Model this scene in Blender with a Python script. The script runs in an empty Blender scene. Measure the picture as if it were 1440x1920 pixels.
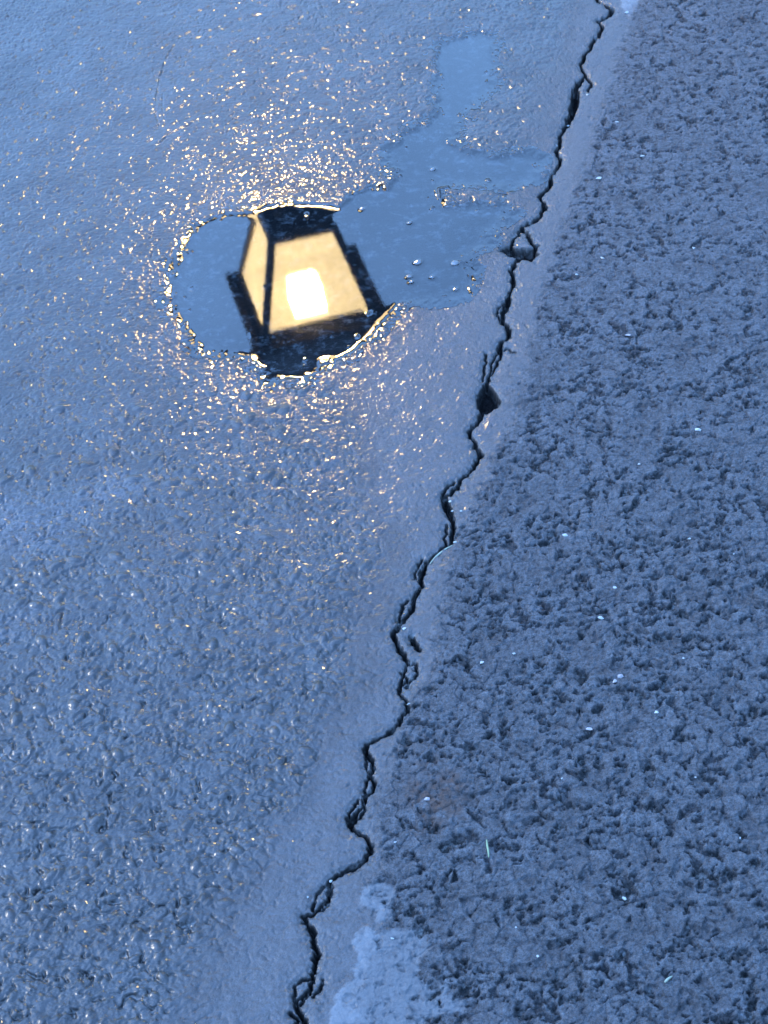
import bpy, bmesh, math, random
import numpy as np
from math import sin, cos, radians, pi
from mathutils import Vector, Matrix

rng = np.random.default_rng(11)
random.seed(4)
scene = bpy.context.scene
C = scene.collection

# ------------------------------------------------------------------ camera
H, PITCH, ROLL, FPX = 1.4, 0.7434923, -0.1164888, 3600.0
fw = Vector((0, cos(PITCH), -sin(PITCH)))
r0 = Vector((1, 0, 0)); u0 = r0.cross(fw)
rt = r0 * cos(ROLL) + u0 * sin(ROLL)
up = -r0 * sin(ROLL) + u0 * cos(ROLL)
cam_d = bpy.data.cameras.new('camera')
cam = bpy.data.objects.new('camera', cam_d); C.objects.link(cam)
cam.matrix_world = Matrix(((rt.x, up.x, -fw.x, 0), (rt.y, up.y, -fw.y, 0), (rt.z, up.z, -fw.z, H), (0, 0, 0, 1)))
cam_d.sensor_fit = 'VERTICAL'; cam_d.sensor_height = 24; cam_d.lens = 24 * FPX / 1920
cam_d.clip_start = 0.05; cam_d.clip_end = 500
cam_d.dof.use_dof = True; cam_d.dof.focus_distance = 2.1; cam_d.dof.aperture_fstop = 16
scene.camera = cam


STRIP_SHIFT = 24


def at(px, py):
    """a point of the pavement plane, given by where the photograph shows it"""
    d = fw * FPX + rt * (px - 720) - up * (py - 960)
    t = -H / d.z
    return (d.x * t, d.y * t)


def W(pts):
    return np.array([at(*p[:2]) for p in pts])


# ------------------------------------------------------------------ noise
def make_perlin(seed):
    r = np.random.default_rng(seed)
    perm = r.permutation(1024).astype(np.int32)
    ang = r.random(1024) * 2 * pi
    g = np.stack([np.cos(ang), np.sin(ang)], 1).astype(np.float32)

    def f(x, y):
        xi = np.floor(x).astype(np.int32); yi = np.floor(y).astype(np.int32)
        xf = (x - xi).astype(np.float32); yf = (y - yi).astype(np.float32)
        u = xf * xf * xf * (xf * (xf * 6 - 15) + 10); v = yf * yf * yf * (yf * (yf * 6 - 15) + 10)

        def cn(ix, iy, fx, fy):
            k = perm[(perm[(xi + ix) & 1023] + yi + iy) & 1023]
            return g[k, 0] * fx + g[k, 1] * fy
        a = cn(0, 0, xf, yf); b = cn(1, 0, xf - 1, yf); c = cn(0, 1, xf, yf - 1); d = cn(1, 1, xf - 1, yf - 1)
        return (a + (b - a) * u + (c - a) * v + (a - b - c + d) * u * v) * 1.45
    return f


P = [make_perlin(100 + i) for i in range(24)]


def fbm(k, x, y, lam, oct=3, gain=.5, ridged=False):
    s = 0; a = 1; tot = 0
    for i in range(oct):
        n = P[(k + i) % 24](x / lam + 17.3 * i + k, y / lam + 5.1 * i - k)
        if ridged: n = 1 - 2 * np.abs(n)
        s = s + a * n; tot += a; a *= gain; lam *= .5
    return s / tot


def worley(seed, x, y, lam, jit=.9):
    """F1, F2 distance and a random value of the nearest cell"""
    r = np.random.default_rng(seed)
    T = r.random((256, 256, 3)).astype(np.float32)
    X = x / lam; Y = y / lam
    xi = np.floor(X).astype(np.int32); yi = np.floor(Y).astype(np.int32)
    f1 = np.full(X.shape, 9., np.float32); f2 = f1.copy(); idv = np.zeros(X.shape, np.float32)
    for dx in (-1, 0, 1):
        for dy in (-1, 0, 1):
            t = T[(xi + dx) & 255, (yi + dy) & 255]
            d = np.hypot(xi + dx + .5 + (t[..., 0] - .5) * jit - X, yi + dy + .5 + (t[..., 1] - .5) * jit - Y).astype(np.float32)
            m = d < f1
            f2 = np.where(m, f1, np.minimum(f2, d)); idv = np.where(m, t[..., 2], idv); f1 = np.where(m, d, f1)
    return f1, f2, idv


def facets(seed, x, y, lam, tilt, jit=.95):
    """angular fragments: each cell is a tilted flat face; returns height (in cell units), edge distance, random value"""
    r = np.random.default_rng(seed)
    T = r.random((256, 256, 5)).astype(np.float32)
    Xc = x / lam; Yc = y / lam
    xi = np.floor(Xc).astype(np.int32); yi = np.floor(Yc).astype(np.int32)
    f1 = np.full(Xc.shape, 9., np.float32); f2 = f1.copy(); idv = np.zeros(Xc.shape, np.float32); pl = idv.copy()
    for dx in (-1, 0, 1):
        for dy in (-1, 0, 1):
            t = T[(xi + dx) & 255, (yi + dy) & 255]
            ox = Xc - (xi + dx + .5 + (t[..., 0] - .5) * jit); oy = Yc - (yi + dy + .5 + (t[..., 1] - .5) * jit)
            # stretched metric: fragments of unequal shape
            d = np.sqrt(ox * ox * (.7 + .6 * t[..., 3]) + oy * oy * (.7 + .6 * t[..., 4])) - .18 * t[..., 2]
            m = d < f1
            f2 = np.where(m, f1, np.minimum(f2, d)); idv = np.where(m, t[..., 2], idv)
            pl = np.where(m, (t[..., 3] - .5) * ox + (t[..., 4] - .5) * oy, pl); f1 = np.where(m, d, f1)
    return pl * tilt * 2, f2 - f1, idv


def ss(a, b, x):
    t = np.clip((x - a) / (b - a), 0, 1)
    return t * t * (3 - 2 * t)


def seg_field(gx, gy, pts, widths, reach):
    """least (distance - half width) to a polyline, on the tensor grid gx, gy; far away = reach"""
    out = np.full((len(gy), len(gx)), reach, np.float32)
    for i in range(len(pts) - 1):
        (ax, ay), (bx, by) = pts[i], pts[i + 1]; wa, wb = widths[i], widths[i + 1]
        m = reach + max(wa, wb)
        i0, i1 = np.searchsorted(gx, [min(ax, bx) - m, max(ax, bx) + m]); j0, j1 = np.searchsorted(gy, [min(ay, by) - m, max(ay, by) + m])
        if i1 <= i0 or j1 <= j0: continue
        X, Y = np.meshgrid(gx[i0:i1], gy[j0:j1])
        l2 = (bx - ax) ** 2 + (by - ay) ** 2 + 1e-12
        t = np.clip(((X - ax) * (bx - ax) + (Y - ay) * (by - ay)) / l2, 0, 1)
        d = np.hypot(X - ax - t * (bx - ax), Y - ay - t * (by - ay)) - (wa + (wb - wa) * t)
        out[j0:j1, i0:i1] = np.minimum(out[j0:j1, i0:i1], d)
    return out


def inside(X, Y, poly):
    c = np.zeros(X.shape, bool); n = len(poly)
    for i in range(n):
        x1, y1 = poly[i]; x2, y2 = poly[(i + 1) % n]
        if y1 == y2: continue
        k = (Y > min(y1, y2)) & (Y <= max(y1, y2))
        xs = x1 + (Y - y1) * (x2 - x1) / (y2 - y1)
        c ^= k & (X < xs)
    return c


def poly_sd(gx, gy, X, Y, poly, reach):
    """signed distance, negative inside"""
    pl = list(map(tuple, poly)); pl.append(pl[0])
    d = np.abs(seg_field(gx, gy, pl, [0] * len(pl), reach))
    return np.where(inside(X, Y, poly), -d, d)


def side_x(Y, line):
    """x of a downward running line at each y (line sorted by y)"""
    o = np.argsort(line[:, 1]); return np.interp(Y, line[o, 1], line[o, 0])


# ------------------------------------------------------------------ plan of the pavement (traced from the photograph)
CRACK = [(1112, -60, 3), (1118, -25, 3), (1120, 0, 3), (1133, 8, 3), (1148, 18, 4), (1141, 30, 4.5), (1122, 40, 5), (1130, 54, 5), (1122, 70, 4), (1108, 86, 4), (1096, 104, 3), (1088, 122, 3),
         (1097, 142, 2), (1085, 156, 4), (1078, 172, 7), (1079, 190, 7), (1072, 210, 5), (1066, 230, 5), (1056, 246, 4), (1050, 262, 3), (1043, 282, 3), (1050, 298, 4.5), (1046, 314, 3),
         (1034, 328, 2), (1033, 345, 5), (1024, 356, 3), (1012, 370, 3), (1022, 388, 5), (1016, 403, 3), (1004, 414, 5), (978, 425, 3), (990, 441, 4), (997, 455, 5), (1006, 460, 4), (1000, 473, 6), (980, 480, 7), (966, 494, 4), (958, 507, 5), (962, 520, 4), (963, 532, 3),
         (956, 548, 2), (954, 562, 6), (948, 576, 7), (942, 590, 5), (945, 608, 5), (954, 620, 4), (953, 634, 3), (941, 640, 4), (937, 656, 5), (940, 664, 2), (932, 684, 1.4), (920, 703, 1.6), (912, 718, 3),
         (912, 745, 12), (908, 768, 9), (900, 786, 4), (888, 800, 4), (880, 815, 3), (886, 823, 3), (893, 838, 5), (902, 854, 5), (894, 870, 4), (880, 885, 4), (867, 897, 4), (857, 912, 4.5), (848, 924, 3),
         (834, 930, 3), (836, 944, 6), (843, 956, 4), (847, 972, 5), (851, 992, 5), (847, 1010, 5), (845, 1023, 5), (826, 1032, 2), (808, 1048, 3.5), (797, 1060, 5), (790, 1076, 5), (787, 1090, 4), (793, 1100, 3),
         (782, 1110, 4), (777, 1126, 4), (775, 1140, 3), (765, 1153, 3), (755, 1167, 5), (746, 1180, 5), (738, 1188, 3), (740, 1200, 4), (747, 1213, 4), (758, 1232, 4), (764, 1246, 2), (757, 1262, 2), (752, 1282, 2), (748, 1302, 3), (762, 1316, 3), (767, 1327, 5), (758, 1341, 4),
         (750, 1356, 5), (735, 1370, 5), (716, 1383, 3), (702, 1390, 3), (687, 1397, 5), (685, 1410, 4), (698, 1425, 2), (700, 1440, 3), (693, 1453, 2), (702, 1468, 4), (698, 1482, 3), (687, 1492, 4), (683, 1508, 2), (672, 1522, 2), (660, 1535, 6), (653, 1548, 3),
         (672, 1562, 1.5), (688, 1573, 3), (697, 1588, 4.5), (691, 1603, 4.5), (681, 1617, 5.5), (666, 1625, 5), (642, 1637, 4), (620, 1649, 2.5), (618, 1668, 4), (613, 1688, 3), (600, 1702, 2.5), (588, 1713, 4), (568, 1718, 3), (577, 1732, 5),
         (588, 1752, 6), (589, 1770, 4), (594, 1790, 5.5), (589, 1812, 4), (585, 1832, 3), (584, 1852, 4), (568, 1868, 2), (554, 1880, 3), (560, 1898, 5), (571, 1916, 5), (578, 1938, 4), (570, 1975, 4), (560, 2020, 4)]
BRANCH = [
    [(1097, 142, 1.5), (1104, 152, 3), (1108, 163, 3), (1103, 172, 1)],
    [(978, 425, 1), (968, 445, 2), (957, 462, 3), (942, 470, 4), (965, 470, 6), (980, 472, 8), (998, 478, 8), (1008, 477, 3)],
    [(937, 656, 2), (926, 672, 1.2), (921, 694, 1.2), (914, 712, 1.6)],
    [(938, 656, 2.5), (955, 655, 2), (968, 661, 1)],
    [(952, 560, 4), (938, 575, 1.5), (932, 590, 2), (942, 605, 3)],
    [(911, 665, 1), (909, 690, 1.2), (905, 715, 1)],
    [(925, 742, 7), (935, 757, 3)],
    [(766, 1126, 1.2), (754, 1134, 1.5), (753, 1150, 1.5), (746, 1166, 2)],
    [(775, 1128, 1), (772, 1150, 2), (758, 1162, 2)],
    [(852, 905, 2), (838, 914, 1.5), (830, 930, 2), (830, 945, 1.5)],
    [(838, 985, 1.4), (835, 1005, 1.5), (836, 1025, 1.5)],
    [(792, 1050, 1.4), (782, 1064, 1.4), (779, 1085, 1.2)],
    [(772, 1196, 6), (776, 1206, 5), (786, 1218, 4)],
    [(764, 1246, 2), (780, 1244, 1.5), (784, 1262, 1.5), (772, 1275, 2), (762, 1290, 1.5)],
    [(752, 1262, 1), (763, 1272, 2), (755, 1285, 1.5), (748, 1300, 2)],
    [(686, 1410, 2.5), (687, 1432, 1.6), (691, 1450, 1.2)],
    [(692, 1455, 1.4), (687, 1470, 1.5), (686, 1488, 2)],
    [(680, 1500, 1.5), (684, 1518, 1.5), (676, 1532, 1.8), (664, 1538, 2)],
    [(672, 1500, 1.2), (660, 1518, 1.4), (655, 1532, 2)],
    [(617, 1655, 2), (602, 1668, 1.5), (591, 1686, 1.5), (587, 1708, 2)],
    [(622, 1660, 2), (618, 1690, 1.8), (605, 1708, 1.5)],
    [(583, 1835, 2), (564, 1838, 1.5), (552, 1852, 1.6), (553, 1878, 2)],
    [(606, 1838, 1.2), (601, 1852, 1.6), (588, 1870, 1.5)],
    [(586, 1850, 1.5), (574, 1872, 1.8), (562, 1884, 1.5)],
    [(545, 1900, 2), (560, 1912, 3), (552, 1930, 2)],
   
]
STRIP_R = [(1235, -60), (1195, 60), (1172, 150), (1140, 215), (1118, 300), (1085, 390), (1050, 480), (1035, 560), (1008, 640), (992, 740), (955, 830), (925, 900), (895, 960), (872, 1040), (858, 1110), (850, 1230),
           (800, 1300), (765, 1400), (742, 1480), (735, 1550), (738, 1600), (716, 1650), (720, 1720), (705, 1790), (690, 1860), (670, 1960)]
STRIP_L = [(1090, -60), (1050, 150), (1010, 290), (985, 380), (930, 470), (900, 540), (790, 575), (700, 660), (650, 760), (680, 850), (700, 960), (735, 1030), (725, 1150), (690, 1260), (620, 1380), (560, 1520), (470, 1680), (400, 1800), (340, 1960)]
PUDDLE = [(392, 412), (440, 401), (473, 400), (500, 388), (545, 382), (600, 383), (636, 389), (655, 368), (690, 352), (722, 350), (742, 318), (735, 280), (752, 255), (800, 228), (826, 205), (822, 160), (815, 110), (835, 78),
          (880, 62), (925, 68), (930, 110), (922, 160), (888, 200), (862, 232), (850, 262), (868, 280), (930, 292), (985, 288), (1010, 300), (1000, 335), (960, 350), (900, 345), (850, 350), (826, 352), (820, 378), (838, 385), (880, 382), (930, 384), (960, 400),
          (930, 420), (905, 440), (915, 455), (885, 470), (862, 490), (890, 500), (880, 530), (860, 556), (800, 566), (772, 560), (750, 566), (722, 598), (690, 634), (655, 664), (640, 672), (610, 678), (625, 690), (596, 700), (570, 712), (540, 712), (505, 716),
          (488, 700), (482, 680), (462, 668), (425, 668), (380, 655), (350, 632), (330, 600), (318, 560), (322, 520), (335, 480), (345, 445), (362, 425)]
PALE = [[(700, 1660), (718, 1655), (735, 1668), (738, 1690), (725, 1700), (735, 1712), (722, 1730), (706, 1732), (708, 1712), (698, 1705), (684, 1712), (676, 1690), (680, 1668)],
        [(668, 1750), (690, 1742), (720, 1752), (770, 1738), (800, 1750), (812, 1775), (790, 1800), (775, 1830), (800, 1845), (838, 1850), (868, 1880), (862, 1900), (800, 1915), (790, 1960), (600, 1980), (620, 1900), (640, 1855), (668, 1838), (672, 1800), (658, 1770)],
        [(1163, -30), (1200, -30), (1194, 14), (1180, 34), (1166, 20)]]

crack_w = W(CRACK); mm = 0.00058     # metres per photo pixel near the middle
def scl(p):                          # metres per pixel at a ground point
    a = at(p[0] - .5, p[1]); b = at(p[0] + .5, p[1]); return math.hypot(a[0] - b[0], a[1] - b[1])


_b = random.Random(77)
BEADS = [(460, 978, 14), (262, 1028, 10), (478, 1057, 14), (512, 1107, 10), (572, 1155, 14), (376, 1238, 12), (525, 1228, 11), (265, 1345, 9), (228, 1418, 8), (100, 1122, 9), (172, 1047, 7), (355, 1050, 8), (424, 1128, 8), (393, 1143, 8),
         (490, 1145, 9), (505, 1157, 9), (537, 1165, 8), (550, 1195, 8), (478, 1150, 7), (445, 1040, 10), (495, 1033, 9), (607, 1004, 9), (663, 975, 8), (711, 998, 7), (350, 1300, 7), (568, 1270, 7), (300, 1265, 7), (252, 1245, 7),
         (347, 920, 11), (424, 790, 11), (468, 789, 12), (430, 761, 11), (462, 742, 13), (485, 742, 11), (480, 762, 12), (455, 716, 11), (395, 738, 13), (345, 739, 9), (313, 739, 9), (375, 695, 10), (385, 710, 11), (440, 695, 12), (330, 715, 9), (570, 732, 14), (545, 714, 15),
         (350, 632, 12), (360, 630, 9), (300, 650, 11), (275, 607, 10), (297, 553, 13), (275, 570, 12), (255, 528, 11), (278, 510, 11), (270, 497, 10), (288, 497, 9), (226, 513, 10), (78, 590, 9), (55, 610, 8), (245, 742, 10), (245, 718, 9), (330, 830, 8), (195, 803, 7), (140, 783, 7),
         (330, 408, 12), (345, 425, 12), (305, 412, 10), (310, 385, 10), (378, 428, 10), (515, 325, 10), (545, 320, 10), (465, 345, 9), (590, 330, 9), (620, 298, 9), (650, 325, 9), (385, 350, 9), (400, 315, 8), (210, 355, 9), (100, 430, 10), (175, 420, 9), (70, 355, 8), (95, 300, 7)]
for _ in range(260):
    _a = _b.uniform(0, 2 * pi); _r = abs(_b.gauss(0, 1)) * 300 + 60; _x = 470 + _r * cos(_a) * .95 - 60; _y = 640 + _r * sin(_a) * 1.15
    if _x < 0 or _y < 0 or _y > 1750 or _x > 720: continue
    BEADS.append((_x, _y, _b.uniform(4.5, 10)))

for _ in range(420):
    _x, _y = _b.uniform(0, 720), _b.uniform(760, 1920)
    if _x < 700 - .42 * max(0, _y - 1150): BEADS.append((_x, _y, _b.uniform(9, 19)))
for _ in range(90): BEADS.append((_b.uniform(0, 330), _b.uniform(330, 760), _b.uniform(7, 12)))


def roughen(pts):
    """subdivide a traced line and give it the small kinks of a fracture"""
    r = np.random.default_rng(5); P2 = []
    for a, b in zip(pts[:-1], pts[1:]):
        n = max(1, int(math.hypot(a[0] - b[0], a[1] - b[1]) / 5))
        for k in range(n):
            t = k / n; j = 1.7 if k else .6
            P2.append((a[0] + (b[0] - a[0]) * t + r.normal() * j, a[1] + (b[1] - a[1]) * t + r.normal() * j * .7,
                       max(.8, (a[2] + (b[2] - a[2]) * t) * (1 + .35 * r.normal()))))
    P2.append(pts[-1]); return P2


def glint_slope(X, Y):
    """how steep the wet bumps are: gentle in the hollow where the puddle stands, steeper away from it"""
    return np.clip(.09 + .34 * np.hypot((X + .10) / .55, (Y - 2.12) / .85), .10, .42)


# ------------------------------------------------------------------ height of the pavement
def ground(gx, gy, fade):
    X, Y = np.meshgrid(gx, gy); X = X.astype(np.float32); Y = Y.astype(np.float32)
    wx = X + .0035 * P[20](X / .03, Y / .03) + .0017 * fbm(19, X, Y, .0085, 3, .6); wy = Y + .0035 * P[21](X / .03 + 9, Y / .03) + .0017 * fbm(12, X + 3, Y, .0085, 3, .6)
    xr = side_x(Y, W([(a - STRIP_SHIFT, b) for a, b in STRIP_R])); xl = side_x(Y, W(STRIP_L))
    e1 = .022 * fbm(3, X, Y, .07, 3); e2 = .035 * fbm(6, X, Y, .09, 3)
    rough = ss(-.012, .018, X - xr + e1 + .012 * fbm(17, X, Y, .012, 3, .6))                     # 1 = open, coarse asphalt on the right
    lump = 1 - ss(-.05, .035, X - xl + e2)                   # 1 = lumpy sealed surface on the left
    # --- coarse asphalt: packed angular stones of three sizes, some broken out
    nearf = .62 + .38 * ss(1.9, 1.2, Y)
    pA, eA, iA = facets(3, wx, wy, .0165, .30); pB, eB, iB = facets(4, wx + .3, wy, .0092, .34); pC, eC, iC = facets(5, wx, wy + .4, .0042, .40)
    big = fbm(0, X, Y, .05, 3, .5); mood = fbm(2, X, Y, .055, 3, .6)
    hA = .0165 * pA * .30 + .0016 * iA; hB = .0092 * pB * .75 + .0026 * (iB - .5); hC = .0042 * pC * .9 + .0019 * (iC - .5)
    useA = ss(.48, .54, iA + .25 * mood)
    h0 = useA * (hA * ss(0, .10, eA) + .0004) + (1 - useA) * (hB + .35 * hC) + .25 * hC * useA
    dmg = fbm(9, wx, wy, .012, 4, .62)
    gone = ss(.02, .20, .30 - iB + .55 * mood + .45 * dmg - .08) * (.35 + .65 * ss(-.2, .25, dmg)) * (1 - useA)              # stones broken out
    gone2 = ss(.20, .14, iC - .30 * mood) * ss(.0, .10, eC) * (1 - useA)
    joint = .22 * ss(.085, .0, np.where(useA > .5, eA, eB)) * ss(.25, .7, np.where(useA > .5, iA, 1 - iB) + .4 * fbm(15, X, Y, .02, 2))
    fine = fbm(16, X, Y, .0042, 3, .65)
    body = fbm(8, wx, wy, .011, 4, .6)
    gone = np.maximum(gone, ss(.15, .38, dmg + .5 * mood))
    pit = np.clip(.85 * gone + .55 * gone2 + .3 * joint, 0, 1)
    hr = .0012 * big + .95 * h0 + .0021 * body - .0028 * gone - .0016 * gone2 - .0009 * joint + .0009 * fine + .00025 * P[19](X / .0016, Y / .0016)
    idv = np.where(useA > .5, iA, iB)
    # --- smooth strips beside the crack
    hs = .0011 * fbm(5, X, Y, .06, 3) + .00042 * fbm(11, X, Y, .0045, 3, .6) - .0013 * ss(.20, .6, fbm(12, wx, wy, .011, 4, .6)) + .0004 * fbm(8, wx, wy, .015, 3) + .00009 * P[17](X / .0014, Y / .0014)
    # --- lumpy sealed surface
    w2x = X + .0035 * P[22](X / .030, Y / .030) + .0009 * P[20](X / .007, Y / .007); w2y = Y + .0035 * P[23](X / .030 + 5, Y / .030) + .0009 * P[21](X / .007, Y / .007)
    coarse = ss(1.95, 1.35, Y + .25 * fbm(8, X, Y, .12, 2)) * .55 + .45 + .45 * ss(1.55, 1.05, Y)      # lumps are larger at the near end
    rid = fbm(7, w2x, w2y, .013, 2, .5, True)
    c1, c2, ci = worley(31, w2x, w2y, .0095)
    cob = np.clip(1 - (c1 / .62) ** 2, 0, 1) ** 1.5 * (.25 + .75 * ci)
    curl = ss(.62, .95, fbm(20, w2x, w2y, .016, 1, .5, True)) * ss(-.1, .35, fbm(5, X, Y, .03, 2))
    hl = coarse * (.0018 * fbm(10, w2x, w2y, .019, 3, .50) + .00030 * rid + .0011 * cob - .0018 * curl - .0016 * ss(.15, .5, fbm(19, w2x, w2y, .011, 2))) + .00013 * fbm(14, w2x, w2y, .0062, 2, .6) + .000016 * P[18](X / .0023, Y / .0023)
    TILT = glint_slope(X, Y)
    for (sd_, lam_, thr, rad, amp) in ((21, .0210, .60, .22, .75), (22, .0120, .50, .27, .75), (23, .0070, .50, .34, .70), (24, .0044, .70, .34, .65)):
        q1, q2, qi = worley(sd_, w2x, w2y, lam_)
        dm = np.clip(1 - (q1 / (rad * (.6 + .6 * qi))) ** 2, 0, 1)
        wq = ss(0, .5, dm) * (qi > thr)
        hl = hl * (1 - .8 * wq) + amp * TILT * (rad * lam_ * (.6 + .6 * qi)) * dm * (qi > thr)
    hl = hl + .0009 * fbm(1, X, Y, .09, 2)
    hl = np.ascontiguousarray(hl, np.float32)
    for bx, by, br in BEADS:                                 # larger rounded wet bumps
        x, y = at(bx, by); R0 = br * scl((bx, by)); i0, i1 = np.searchsorted(gx, [x - R0 * 1.6, x + R0 * 1.6]); j0, j1 = np.searchsorted(gy, [y - R0 * 1.6, y + R0 * 1.6])
        if i1 <= i0 or j1 <= j0: continue
        a_ = (bx * 7 + by) % 3.1; ddx = X[j0:j1, i0:i1] - x; ddy = Y[j0:j1, i0:i1] - y
        u_ = (ddx * cos(a_) + ddy * sin(a_)) / R0; v_ = (-ddx * sin(a_) + ddy * cos(a_)) / (R0 * .62)
        q_ = np.clip(1 - u_ ** 2 - v_ ** 2, 0, 1); w_ = ss(0, .25, q_)
        hl[j0:j1, i0:i1] = hl[j0:j1, i0:i1] * (1 - .80 * w_) + .78 * R0 * float(glint_slope(np.float32(x), np.float32(y))) * q_
    strip_m = np.clip(1 - rough - lump, 0, 1)
    hs = hs + .22 * (hl - .0006) * (X < xr - .02)
    h = hr * rough * nearf + hs * strip_m + hl * lump
    # --- basin of the puddle
    pd = W(PUDDLE)
    sd = poly_sd(gx, gy, X, Y, pd, .09)
    shore = .0028 * fbm(4, X, Y, .011, 3, .6)
    rim = np.minimum(seg_field(gx, gy, W([(390, 412), (440, 401), (500, 388), (560, 382), (636, 389)]), [0] * 5, .05), seg_field(gx, gy, W([(750, 566), (722, 598), (690, 634), (640, 672)]), [0] * 4, .05))
    ragged = ss(.006, .030, rim) * .9 + .1
    basin = .0019 - .0010 * ss(.07, .004, sd) - .0021 * ss(.009 + .006 * ragged, -.011 - .012 * ragged, sd + (.015 * fbm(4, X, Y, .016, 4, .68) + .015 * fbm(7, X, Y, .04, 4, .6) * ss(at(640, 390)[0], at(760, 390)[0], X)) * ragged) - .0020 * ss(-.006, -.04, sd)
    isl = .0036 * ss(.42, .72, fbm(18, X, Y, .016, 2)) * ss(-.002, -.012, sd)     # small lumps that nearly break the surface
    h = h * (1 - .45 * ss(.004, -.012, sd) - .4 * ss(.010, .0, rim)) + basin + isl * .8
    # bank along the lower right edge of the puddle
    bank = W([(756, 556), (735, 585), (712, 612), (690, 636), (662, 662), (640, 676)])
    bf = seg_field(gx, gy, bank, [.001] * 6, .02)
    h = h + .0004 * ss(.009, .0, bf) * (sd > -.004) * 1.0
    # --- hair-like grooves and a low ridge in the sealed surface
    for pts, w, dep in (([(327, 88), (312, 112), (300, 150), (294, 185), (293, 215), (299, 240)], .0016, .0012), ([(300, 272), (312, 258), (332, 246), (352, 238), (372, 226)], .0018, .0013),
                        ([(306, 170), (305, 200), (309, 225)], .0012, .0008), ([(310, 30), (330, 36), (345, 35)], .0016, .001), ([(485, 130), (488, 150), (500, 165), (560, 180)], .0012, .0007),
                        ([(652, 172), (690, 168), (728, 156)], .0018, -.0012), ([(560, 860), (548, 900), (545, 950)], .003, .0008), ([(120, 1075), (150, 1070), (165, 1050)], .002, .0008),
                        ([(148, 1262), (150, 1275), (180, 1262), (215, 1252)], .0022, .0012), ([(840, 352), (822, 356), (824, 372)], .0014, -.002)):
        f = seg_field(gx, gy, W(pts), [w * .5] * len(pts), .01)
        h = h - dep * 1.2 * ss(w, 0, f) * (1 if dep < 0 else lump) * ss(-.5, .3, fbm(3, X, Y, .012, 2))
    # --- the crack
    cp = roughen(CRACK); cw = [p[2] * scl(p) * .70 for p in cp]; cpw = W(cp)
    d = seg_field(gx, gy, cpw, cw, .05)
    for b in BRANCH:
        bb = roughen(b); d = np.minimum(d, seg_field(gx, gy, W(bb), [p[2] * scl(p) * .75 for p in bb], .05))
    for cv in ([(940, 468), (958, 461), (972, 469), (1000, 467), (1010, 478), (996, 490), (975, 487), (955, 480)], [(908, 720), (922, 727), (939, 752), (930, 765), (912, 777), (897, 767), (894, 745)],
               [(1073, 166), (1086, 170), (1085, 195), (1076, 218), (1067, 214), (1071, 190)], [(827, 932), (838, 936), (848, 962), (843, 970), (832, 955)], [(648, 1532), (664, 1528), (668, 1540), (654, 1552)]):
        d = np.minimum(d, poly_sd(gx, gy, X, Y, W(cv), .05))
    dj = d + .0011 * fbm(12, X, Y, .0045, 2)
    near = ss(.013, .0, d)
    crumble = near * (.0021 * fbm(13, X, Y, .007, 3, .7) - .0004)
    f3, f4, fid = worley(9, X, Y, .006)
    flake = near * ss(.008, .0, d) * (-.0009) * (fid > .6) * ss(0, .12, f4 - f3)
    h = h + crumble + flake
    cr = ss(.0014, -.0014, dj)
    h = h - .014 * cr + .006 * cr * np.clip(fbm(2, X, Y, .006, 3, .65), 0, 1)
    h = h - .0010 * ss(.006, 0, d)
    mound = ss(.0, .3, 1) * 0
    # pale mortar-like patches lie flush and smooth
    pale = np.zeros_like(X)
    for k, pl in enumerate(PALE):
        s = poly_sd(gx, gy, X, Y, W(pl), .03) + .009 * fbm(5 + k, X, Y, .013, 4, .7)
        pale = np.maximum(pale, ss(.0022, -.0022, s) * ss(.60, .12, fbm(11 + k, X, Y, .018, 4, .65)))
    h = h * (1 - .5 * pale * rough) + .0006 * pale
    h *= fade
    stain = ss(.042, .004, np.hypot(X - at(815, 1495)[0], (Y - at(815, 1495)[1]) * .75) + .034 * fbm(6, X, Y, .022, 4, .65)) * ss(-.35, .2, fbm(9, X, Y, .010, 3))
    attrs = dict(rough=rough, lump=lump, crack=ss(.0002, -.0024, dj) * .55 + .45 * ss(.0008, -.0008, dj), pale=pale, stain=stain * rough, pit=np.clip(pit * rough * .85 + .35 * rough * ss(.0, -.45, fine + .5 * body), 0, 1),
                 stone=np.clip(.25 + .45 * idv + .35 * iC - .15 + .55 * body + .45 * mood, 0, 1).astype(np.float32), sub=ss(.0006, -.0012, h), smear=(ss(.075, .0, np.hypot((X - at(40, 985)[0]) * .6, Y - at(40, 985)[1]) + .03 * fbm(2, X, Y, .04, 3))
                 + .7 * ss(.05, .0, np.hypot(X - at(215, 915)[0], Y - at(215, 915)[1]) + .03 * fbm(4, X, Y, .03, 3)) + .5 * ss(.05, .0, np.hypot(X - at(10, 1180)[0], Y - at(10, 1180)[1]) + .03 * fbm(4, X, Y, .03, 3))) * lump)
    return X, Y, h.astype(np.float32), attrs, d, sd


def axis(lo, hi, step, far):
    core = list(np.arange(lo, hi, step)); s = step; a = [hi]
    while a[-1] < far: s *= 1.022 if s < .03 else 1.35; a.append(a[-1] + s)
    s = step; b = [lo - step]
    while b[-1] > -far: s *= 1.022 if s < .03 else 1.35; b.append(b[-1] - s)
    return np.array(b[::-1] + core + a)


gx = axis(-.66, .66, .00085, 60)
s = .0009; ys = [.74]
while ys[-1] < 2.95:
    ys.append(ys[-1] + .00085 * (ys[-1] / 1.1) ** .9)
y_core_hi = ys[-1]; st = ys[-1] - ys[-2]
while ys[-1] < 60: st *= 1.022 if st < .03 else 1.35; ys.append(ys[-1] + st)
st = .00085; lo = [ys[0] - st]
while lo[-1] > -60: st *= 1.022 if st < .03 else 1.35; lo.append(lo[-1] - st)
gy = np.array(lo[::-1] + ys)


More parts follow.
